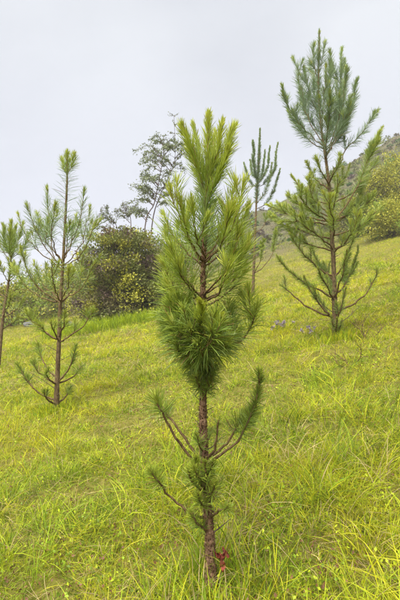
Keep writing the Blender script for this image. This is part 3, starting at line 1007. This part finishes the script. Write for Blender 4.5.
GREYG = [[0.20, 0.24, 0.13], [0.26, 0.30, 0.13], [0.17, 0.19, 0.13]]
D5 = bp_[1] + 2.2
arching('tall thin open shrub with arching twigs rising above the dark shrub against the sky', D5,
        [(146, 300), ([(145, 227, 0), (154, 204, 0), (159, 180, 0.1), (163, 158, 0.1), (164, 136, 0)], 0.026, 0.006),
         ([(152, 225, 0.3), (160, 196, 0.3), (168, 178, 0.3), (175, 158, 0.2), (174, 116, 0.2)], 0.024, 0.005)],
        [(154, 205, 143, 199, 129, 203, 0.2), (157, 194, 146, 186, 132, 187, -0.3), (159, 186, 150, 176, 143, 179, 0.3), (161, 172, 151, 166, 146, 171, -0.2),
         (163, 160, 150, 146, 135, 151, 0.2), (163, 158, 148, 152, 144, 158, -0.4), (164, 148, 158, 136, 151, 140, 0.1), (164, 156, 173, 146, 181, 150, 0.3),
         (151, 215, 142, 210, 136, 215, 0.2), (170, 172, 178, 164, 184, 170, 0.1), (162, 165, 152, 156, 141, 163, 0.5), (163, 150, 170, 140, 176, 143, -0.2), (156, 199, 149, 190, 140, 195, 0.4), (160, 182, 166, 172, 171, 175, -0.3)],
        GREYG, 0.05, 12)
arching('small bare-tipped twiggy shrub poking above the left of the dark shrub', D5 + 1.0,
        [(130, 300), ([(131, 226, 0), (127, 214, 0), (122, 204, 0)], 0.02, 0.004), ([(118, 232, 0.2), (110, 220, 0.2), (100, 212, 0.1)], 0.018, 0.004)],
        [(128, 218, 133, 208, 136, 206, 0.2), (126, 214, 120, 210, 115, 212, 0.2), (112, 222, 108, 212, 106, 207, -0.2), (118, 230, 106, 228, 97, 226, 0.2)],
        GREYG + [[0.12, 0.09, 0.07]], 0.045, 1)


# ------------------------------------------------------------------ rocks
def rock(label, u, v, sx, sy, sz):
    h_ = hit(u, v)
    import bmesh
    bm = bmesh.new()
    bmesh.ops.create_icosphere(bm, subdivisions=3, radius=1.0)
    s1, s2, s3 = rng.random(3) * 6
    for vt in bm.verts:
        c = vt.co
        k = 1 + 0.20 * math.sin(3 * c.x + s1) * math.sin(2.5 * c.y + s2) + 0.14 * math.sin(5 * c.z + 4 * c.x + s3) + 0.06 * math.sin(11 * c.y + 9 * c.z + s1)
        vt.co = Vector((round(c.x * k * 4.0) / 8.0 + c.x * k * 0.5, c.y * k, c.z * k))
        vt.co = Vector((vt.co.x * sx, vt.co.y * sy, vt.co.z * sz))
    me = bpy.data.meshes.new('rock')
    bm.to_mesh(me)
    bm.free()
    me.materials.append(M_ROCK)
    o = bpy.data.objects.new('rock', me)
    o.location = (h_[0], h_[1], h_[2] + sz * 0.05)
    o.rotation_euler = (0.1, 0.15, rng.random() * 3)
    COL.objects.link(o)
    o['label'] = label
    o['category'] = 'rock'
    o['group'] = 'grey rocks in the grass'


rock('small flat grey rock in the grass right of the left pine', 67, 327, 0.28, 0.24, 0.16)
rock('grey boulder on the upper slope right of the distant pine', 284, 228, 0.5, 0.45, 0.34)
rock('pale rock just left of the distant pine trunk', 247, 258, 0.5, 0.45, 0.4)
rock('grey rock between the distant pine and the big pine', 270, 238, 0.42, 0.4, 0.28)
rock('small rock behind the left edge pine in the grass', 30, 326, 0.22, 0.2, 0.15)


# ------------------------------------------------------------------ grass (stuff)
def vnoise(x, y, k, s):
    return (np.sin(x * k + s) * np.sin(y * k * 1.13 + 2 * s) + np.sin((x + y) * k * 0.63 + 3 * s) * np.sin((x - y) * k * 0.71 + 5 * s)) * 0.5


G_YEL = np.array([0.475, 0.465, 0.020])
G_LIME = np.array([0.370, 0.445, 0.020])
G_MID = np.array([0.205, 0.305, 0.018])
G_DARK = np.array([0.10, 0.155, 0.010])
G_STRAW = np.array([0.46, 0.37, 0.17])
PALETTE = np.stack([G_YEL, G_LIME, G_MID, G_DARK, G_STRAW])


def field(n, ylo, yhi, power, margin=1.4, slope=0.60):
    """positions on the slope, denser near the viewer's path"""
    yy = np.linspace(ylo, yhi, 800)
    w = yy ** (-power) * (slope * yy + margin)
    c = np.cumsum(w)
    c /= c[-1]
    y = np.interp(rng.random(n), c, yy)
    x = (rng.random(n) * 2 - 1) * (slope * y + margin)
    return x, y


def grass(acc, nclump, per, ylo, yhi, power, hmean, K, wid, sig, scale_with_y, weights, lean=0.55, tipstraw=0.25, bare=0.0):
    cx, cy = field(nclump, ylo, yhi, power)
    if bare > 0:                                    # worn spots where soil and litter show
        gap = vnoise(cx, cy, 5.3, 0.7) + 0.7 * vnoise(cx, cy, 11.0, 3.1) + 0.5 * vnoise(cx, cy, 23.0, 1.9)
        keep = (gap > -0.70 - 0.25 * (1 - bare)) | (rng.random(nclump) < 0.12)
        cx, cy = cx[keep], cy[keep]
        nclump = len(cx)
    hn = 1 + 0.50 * vnoise(cx, cy, 1.7, 1.0) + 0.60 * vnoise(cx, cy, 4.3, 2.2)
    patch = 0.5 + 0.8 * vnoise(cx, cy, 1.1, 4.0) + 0.6 * vnoise(cx, cy, 3.7, 7.0)
    chh = hmean * np.clip(hn, 0.45, 1.8) * (0.7 + 0.6 * rng.random(nclump))
    # clump colour: patches of yellow, lime, mid green, straw
    wts = np.tile(np.asarray(weights, float), (nclump, 1))
    wts[:, 0] *= 0.15 + 1.7 * np.clip(patch, 0, 1)
    wts[:, 2] *= 0.15 + 2.4 * np.clip(1 - patch, 0, 1)
    wts[:, 3] *= 0.1 + 2.5 * np.clip(1 - patch, 0, 1)
    wts /= wts.sum(1, keepdims=True)
    pick = (np.cumsum(wts, 1) < rng.random(nclump)[:, None]).sum(1)
    cc = PALETTE[np.clip(pick, 0, 4)] * (0.75 + 0.5 * rng.random(nclump))[:, None]
    wind = np.array([0.25, -0.10, 0.0])
    k = np.repeat(np.arange(nclump), per)
    n = len(k)
    f = np.clip(cy[k] / 4.0, 1, None) ** scale_with_y
    off = rng.normal(0, 1, (n, 2)) * sig * f[:, None]
    x = cx[k] + off[:, 0]
    y = cy[k] + off[:, 1]
    z = terr(x, y) - 0.01
    b = np.stack([x, y, z], -1)
    h = chh[k] * (0.45 + 0.75 * rng.random(n))
    az = np.arctan2(off[:, 1], off[:, 0]) + rng.normal(0, 0.9, n)
    ln = np.abs(rng.normal(lean, 0.35, n))
    d = np.stack([np.cos(az) * ln, np.sin(az) * ln, np.ones(n)], -1) + wind * rng.random((n, 1))
    d = norm(d + rng.normal(0, 0.16, d.shape))
    bend = np.stack([np.cos(az), np.sin(az), np.full(n, -0.75)], -1) * (0.25 + 0.9 * rng.random(n) ** 1.5)[:, None]
    t = np.linspace(0, 1, K)
    pts = b[:, None, :] + h[:, None, None] * (t[None, :, None] * d[:, None, :] + (t ** 2.2)[None, :, None] * bend[:, None, :] * 0.62)
    w = wid * f * (0.6 + 0.8 * rng.random(n))
    prof = np.interp(t, [0, 0.35, 0.8, 1], [0.75, 1, 0.6, 0.08])
    W = w[:, None] * prof[None, :]
    side = np.stack([-np.sin(az), np.cos(az), np.zeros(n)], -1) + rng.normal(0, 0.5, (n, 3))
    side = norm(side)
    c = cc[k] * (0.8 + 0.4 * rng.random(n))[:, None]
    own = rng.random(n) < 0.16
    c[own] = PALETTE[rng.choice(5, own.sum(), p=[0.3, 0.25, 0.2, 0.1, 0.15])]
    tip = np.clip(rng.random(n) * 0.9 - 0.35, 0, 1)[:, None] * t[None, :] ** 2 * tipstraw * 3
    col = c[:, None, :] * (1 - tip[..., None]) + G_STRAW[None, None, :] * 0.8 * tip[..., None]
    ribbons(acc, pts, W, side, col)


WT = [0.34, 0.32, 0.20, 0.06, 0.08]
gr = Acc()
# short turf
grass(gr, 15500, 13, 1.3, 6.5, 1.15, 0.11, 3, 0.0036, 0.024, 0.3, WT, bare=1.0)
grass(gr, 10300, 13, 6.0, 14, 1.25, 0.135, 3, 0.0046, 0.032, 0.75, [0.40, 0.28, 0.14, 0.04, 0.14], bare=0.6)
grass(gr, 9500, 13, 14, 34, 1.25, 0.135, 2, 0.0046, 0.032, 0.75, [0.40, 0.28, 0.14, 0.04, 0.14], bare=0.6)
# upper slope, rough pasture
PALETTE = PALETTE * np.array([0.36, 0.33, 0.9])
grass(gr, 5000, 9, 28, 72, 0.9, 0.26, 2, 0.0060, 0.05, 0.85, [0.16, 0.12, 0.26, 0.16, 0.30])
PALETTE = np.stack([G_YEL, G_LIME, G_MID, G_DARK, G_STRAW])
o = gr.build('grass', M_GRASS)
o['label'] = 'short yellow-green turf covering the whole slope'
o['category'] = 'grass'
o['kind'] = 'stuff'
# taller foreground grass
tg = Acc()
grass(tg, 900, 15, 1.5, 3.8, 1.7, 0.215, 5, 0.0042, 0.03, 0.3, [0.22, 0.34, 0.30, 0.08, 0.06], lean=0.40)
grass(tg, 1000, 16, 3.0, 15, 0.9, 0.18, 4, 0.0046, 0.05, 0.5, [0.36, 0.34, 0.16, 0.02, 0.12], lean=0.40)
def tuft(acc, x, y, nbl, hm, sg, cols, wd=0.0048):
    n = nbl
    xx = x + rng.normal(0, sg, n)
    yy = y + rng.normal(0, sg, n)
    b = np.stack([xx, yy, terr(xx, yy) - 0.01], -1)
    az = np.arctan2(yy - y, xx - x) + rng.normal(0, 0.8, n)
    ln = np.abs(rng.normal(0.25, 0.2, n))
    d = norm(np.stack([np.cos(az) * ln, np.sin(az) * ln, np.ones(n)], -1))
    bend = np.stack([np.cos(az), np.sin(az), np.full(n, -0.6)], -1) * (0.15 + 0.7 * rng.random(n) ** 1.6)[:, None]
    t = np.linspace(0, 1, 5)
    h = hm * (0.5 + 0.7 * rng.random(n))
    pts = b[:, None, :] + h[:, None, None] * (t[None, :, None] * d[:, None, :] + (t ** 2.2)[None, :, None] * bend[:, None, :] * 0.6)
    W = (wd * (0.6 + 0.7 * rng.random(n)))[:, None] * np.interp(t, [0, 0.35, 0.8, 1], [0.75, 1, 0.6, 0.08])[None]
    side = norm(np.stack([-np.sin(az), np.cos(az), np.zeros(n)], -1) + rng.normal(0, 0.4, (n, 3)))
    c = np.asarray(cols)[rng.integers(0, len(cols), n)] * (0.8 + 0.4 * rng.random(n))[:, None]
    ribbons(acc, pts, W, side, c)


for k in range(26):
    an = rng.random() * 2 * math.pi
    rd = 0.05 + 0.22 * rng.random()
    tuft(tg, pf.base[0] + math.cos(an) * rd, pf.base[1] + math.sin(an) * rd - 0.05, 22, 0.24, 0.035, [G_LIME, G_MID, G_MID, G_STRAW, G_YEL])
for tree, rr_, hh_ in ((pl, 0.3, 0.13), (pr, 0.3, 0.16)):
    for k in range(30):
        an = rng.random() * 2 * math.pi
        rd = rr_ * rng.random() + 0.03
        tuft(tg, tree.base[0] + math.cos(an) * rd, tree.base[1] + math.sin(an) * rd, 22, hh_, 0.05, [G_LIME, G_MID, G_YEL], 0.008)
for k in range(120):
    tuft(tg, bp_[0] + (rng.random() * 2 - 1) * 1.8, bp_[1] - 0.9 - 0.7 * rng.random(), 24, 0.42, 0.09, [G_LIME, G_MID, G_LIME], 0.013)
o = tg.build('tall_grass', M_GRASS)
o['label'] = 'longer green grass blades standing in loose clumps near the viewer'
o['category'] = 'grass'
o['kind'] = 'stuff'
# pale dry stalks lying and leaning through the turf
st = Acc()
n = 5200
x, y = field(n, 1.5, 22, 1.1)
az = rng.random(n) * 2 * math.pi
ln = 0.6 + 1.6 * rng.random(n)
h = (0.14 + 0.22 * rng.random(n))
d = norm(np.stack([np.cos(az) * ln, np.sin(az) * ln, np.ones(n)], -1))
b = np.stack([x, y, terr(x, y)], -1)
t = np.linspace(0, 1, 5)
droop = np.stack([np.cos(az + 0.5) * 0.4, np.sin(az + 0.5) * 0.4, np.full(n, -0.55)], -1)
pts = b[:, None, :] + h[:, None, None] * (t[None, :, None] * d[:, None, :] + (t ** 2)[None, :, None] * droop[:, None, :] * (0.3 + rng.random(n))[:, None, None])
pts[:, :, 2] = np.maximum(pts[:, :, 2], terr(pts[:, :, 0], pts[:, :, 1]) + 0.03)
f = np.clip(y / 4, 1, None) ** 0.7
W = (0.0022 * f * (0.7 + 0.6 * rng.random(n)))[:, None] * np.array([1, 1, 0.9, 0.8, 0.5])[None]
cs = mixc(np.array([0.42, 0.34, 0.17]), np.array([0.30, 0.17, 0.08]), rng.random(n) ** 2.0)
ribbons(st, pts, W, rand_perp(d), cs)
n = 16000
x, y = field(n, 1.5, 7.5, 1.0)
az = rng.random(n) * 2 * math.pi
h = 0.02 + 0.05 * rng.random(n)
d = np.stack([np.cos(az), np.sin(az), rng.normal(0.12, 0.25, n)], -1)
b = np.stack([x, y, terr(x, y) + 0.004 + 0.02 * rng.random(n)], -1)
pts = np.stack([b, b + d * (h * 0.5)[:, None] + [0, 0, 0.004], b + d * h[:, None]], 1)
W = (0.003 * (0.6 + 0.8 * rng.random(n)))[:, None] * np.array([0.7, 1, 0.4])[None]
cs = mixc(np.array([0.36, 0.27, 0.12]), np.array([0.11, 0.055, 0.028]), rng.random(n))
ribbons(st, pts, W, norm(np.cross(d, np.tile([0, 0, 1.0], (n, 1))) + rng.normal(0, 0.3, (n, 3))), cs)
o = st.build('dry_stalks', M_STRAW)
o['label'] = 'pale dry grass stalks leaning through the turf'
o['category'] = 'dry grass'
o['kind'] = 'stuff'
# low broad-leaved ground cover
gc = Acc()
n = 40000
x, y = field(n // 13, 1.4, 12, 1.2)
k = np.repeat(np.arange(len(x)), 13)
xx = x[k] + rng.normal(0, 0.05, len(k))
yy = y[k] + rng.normal(0, 0.05, len(k))
q = np.stack([xx, yy, terr(xx, yy) + 0.01 + 0.06 * rng.random(len(k))], -1)
cc = np.stack([G_MID, G_LIME, G_DARK, np.array([0.17, 0.085, 0.04])])[rng.integers(0, 4, len(x))]
leaves(gc, q, np.tile([0, 0, 0.6], (len(k), 1)), 0.016, cc[k] * (0.8 + 0.5 * rng.random(len(k)))[:, None])
o = gc.build('ground_cover', M_LEAF)
o['label'] = 'tiny clover-like leaves low among the grass'
o['category'] = 'ground cover'
o['kind'] = 'stuff'
# scrub on the upper hillside
sc_ = Acc()
n = 520
y = 29 + 43 * rng.random(n) ** 0.8
x = (rng.random(n) * 1.5 - 0.65) * y
r_ = 0.25 + 0.55 * rng.random(n) ** 2
k = np.repeat(np.arange(n), 70)
v = rng.normal(0, 1, (len(k), 3))
v = norm(v) * (rng.random(len(k)) ** 0.4)[:, None]
v[:, 2] = np.abs(v[:, 2]) * 0.9
q = np.stack([x[k], y[k], terr(x[k], y[k])], -1) + v * r_[k][:, None]
cc = np.array([OLIVE, DULL, GREEN, PURP])[rng.choice(4, n, p=[0.4, 0.3, 0.2, 0.1])] * (0.6 + 0.6 * rng.random(n))[:, None]
leaves(sc_, q, v + [0, 0, 0.3], 0.24, cc[k] * (0.7 + 0.6 * rng.random(len(k)))[:, None])
o = sc_.build('hillside_scrub', M_LEAF)
o['label'] = 'low olive scrub dotted over the upper hillside'
o['category'] = 'scrub'
o['kind'] = 'stuff'


# ------------------------------------------------------------------ small things in the grass
def flower_clump(label, u, v, nst, w, hh, colr, group=None):
    base = hit(u, v)
    root = empty('wildflower_clump', base, label, 'wildflowers', group)
    for i in range(nst):
        bx = base + np.array([rng.normal(0, w), rng.normal(0, w * 0.7), 0])
        bx[2] = float(terr(bx[0], bx[1])) - 0.02
        e = bx + np.array([rng.normal(0, 0.03), rng.normal(0, 0.03), hh * (0.6 + 0.5 * rng.random())])
        sa = Acc()
        tube(sa, spline([bx, (bx + e) / 2 + rng.normal(0, 0.01, 3), e], 5), 0.0025, 4, col=[0.10, 0.16, 0.03])
        sm = sa.build('stem', M_GRASS, root, base)
        fa_ = Acc()
        m = 16
        dd = norm(rng.normal(0, 1, (m, 3)) + np.array([0, 0, 0.5]))
        leaves(fa_, np.tile(e, (m, 1)) + dd * 0.005, dd, 0.030, np.tile(colr, (m, 1)) * (0.8 + 0.4 * rng.random(m))[:, None], 0.3)
        fa_.build('flower', M_PETAL, sm, base)


flower_clump('clump of pale purple flowers in the grass left of the big pine', 277, 333, 12, 0.08, 0.17, np.array([0.34, 0.27, 0.34]))
flower_clump('few faint lilac flowers close beside the big pine base on its left', 311, 338, 4, 0.05, 0.13, np.array([0.36, 0.30, 0.36]))


def dead_twig(label, u, v, n_, h_):
    base = hit(u, v)
    root = empty('dead_twig', base, label, 'dead twigs')
    for i in range(n_):
        a = Acc()
        b0 = base + np.array([rng.normal(0, 0.03), rng.normal(0, 0.03), -0.03])
        an = rng.random() * 6.28
        e = b0 + np.array([math.cos(an) * h_ * 0.6, math.sin(an) * h_ * 0.5, h_ * (0.5 + 0.5 * rng.random())])
        p = spline([b0, (b0 + e) / 2 + rng.normal(0, 0.03, 3), e], 9)
        tube(a, p, np.linspace(0.006, 0.002, 9), 5)
        for k in range(3):
            i0 = 4 + k
            e2 = p[i0] + rng.normal(0, h_ * 0.16, 3) + np.array([0, 0, h_ * 0.12])
            tube(a, np.array([p[i0], (p[i0] + e2) / 2, e2]), [0.003, 0.0025, 0.0012], 4)
        a.build('twig', M_TWIG, root, base)


dead_twig('brown dead twigs in the grass right of the big pine base', 364, 340, 7, 0.34)
dead_twig('thin brown dead twigs in the middle of the slope below the big pine', 350, 366, 4, 0.26)

# withered leaves beside the foreground trunk
D0 = pf.D - 0.055
lb0 = P(221, 564, D0)
root = empty('withered_leaf_clump', lb0, 'rust-red withered leaf clump against the foot of the foreground pine', 'dead leaves')
for i, (u, v, w_, l_, an) in enumerate([(219, 553, 0.030, 0.055, 0.3), (225, 555, 0.026, 0.062, -0.5), (222, 549, 0.024, 0.045, 1.2), (228, 551, 0.020, 0.05, -1.0), (215, 551, 0.022, 0.045, 0.9), (224, 561, 0.022, 0.05, -0.2)]):
    a = Acc()
    c0 = P(u, v, D0 - 0.012 * i + 0.02)
    nu, nv = 5, 8
    U, V = np.meshgrid(np.linspace(-1, 1, nu), np.linspace(0, 1, nv))
    w_, l_ = w_ * 0.75, l_ * 0.7
    wd = w_ * np.sin(np.clip(V * 0.93 + 0.05, 0, 1) * math.pi) ** 0.7
    X = U * wd * 0.5
    Z = -V * l_
    wob = 1 + 0.28 * np.sin(V * 17 + i * 2 + U * 2) * np.abs(U)
    X = X * wob
    Y = 0.016 * np.abs(U) * np.sin(V * 3 + i) + 0.009 * np.sin(V * 11 + 2 * i + 2 * U) - 0.018 * V * (i % 3)
    ca, sa_ = math.cos(an), math.sin(an)
    VV = np.stack([X * ca - Z * sa_, Y, X * sa_ + Z * ca], -1).reshape(-1, 3) + c0
    ii, jj = np.meshgrid(np.arange(nv - 1), np.arange(nu - 1), indexing='ij')
    ff = np.stack([ii * nu + jj, ii * nu + jj + 1, (ii + 1) * nu + jj + 1, (ii + 1) * nu + jj], -1).reshape(-1, 4)
    a.add(VV, ff, np.array([0.20, 0.045, 0.028]) * (0.5 + 0.9 * rng.random()))
    a.build('leaf', M_PETAL, root, lb0)

# ------------------------------------------------------------------ the damp air
M_HAZE = bpy.data.materials.new('haze')
M_HAZE.use_nodes = True
hn_ = M_HAZE.node_tree.nodes
hl_ = M_HAZE.node_tree.links
for n_ in list(hn_):
    hn_.remove(n_)
ho = hn_.new('ShaderNodeOutputMaterial')
hv = hn_.new('ShaderNodeVolumePrincipled')
hv.inputs['Color'].default_value = (0.88, 0.91, 1.0, 1)
hv.inputs['Density'].default_value = 0.0012
hl_.new(hv.outputs['Volume'], ho.inputs['Volume'])
lo, hi = np.array([-500, -70, -80.0]), np.array([450, 500, 92.0])
ha = Acc()
vv = np.array([[x, y, z] for x in (lo[0], hi[0]) for y in (lo[1], hi[1]) for z in (lo[2], hi[2])])
ha.add(vv, np.array([[0, 1, 3, 2], [4, 6, 7, 5], [0, 4, 5, 1], [2, 3, 7, 6], [0, 2, 6, 4], [1, 5, 7, 3]]))
o = ha.build('haze', M_HAZE, smooth=False)
o['kind'] = 'stuff'
o['label'] = 'thin pale haze hanging over the hillside'
o['category'] = 'haze'
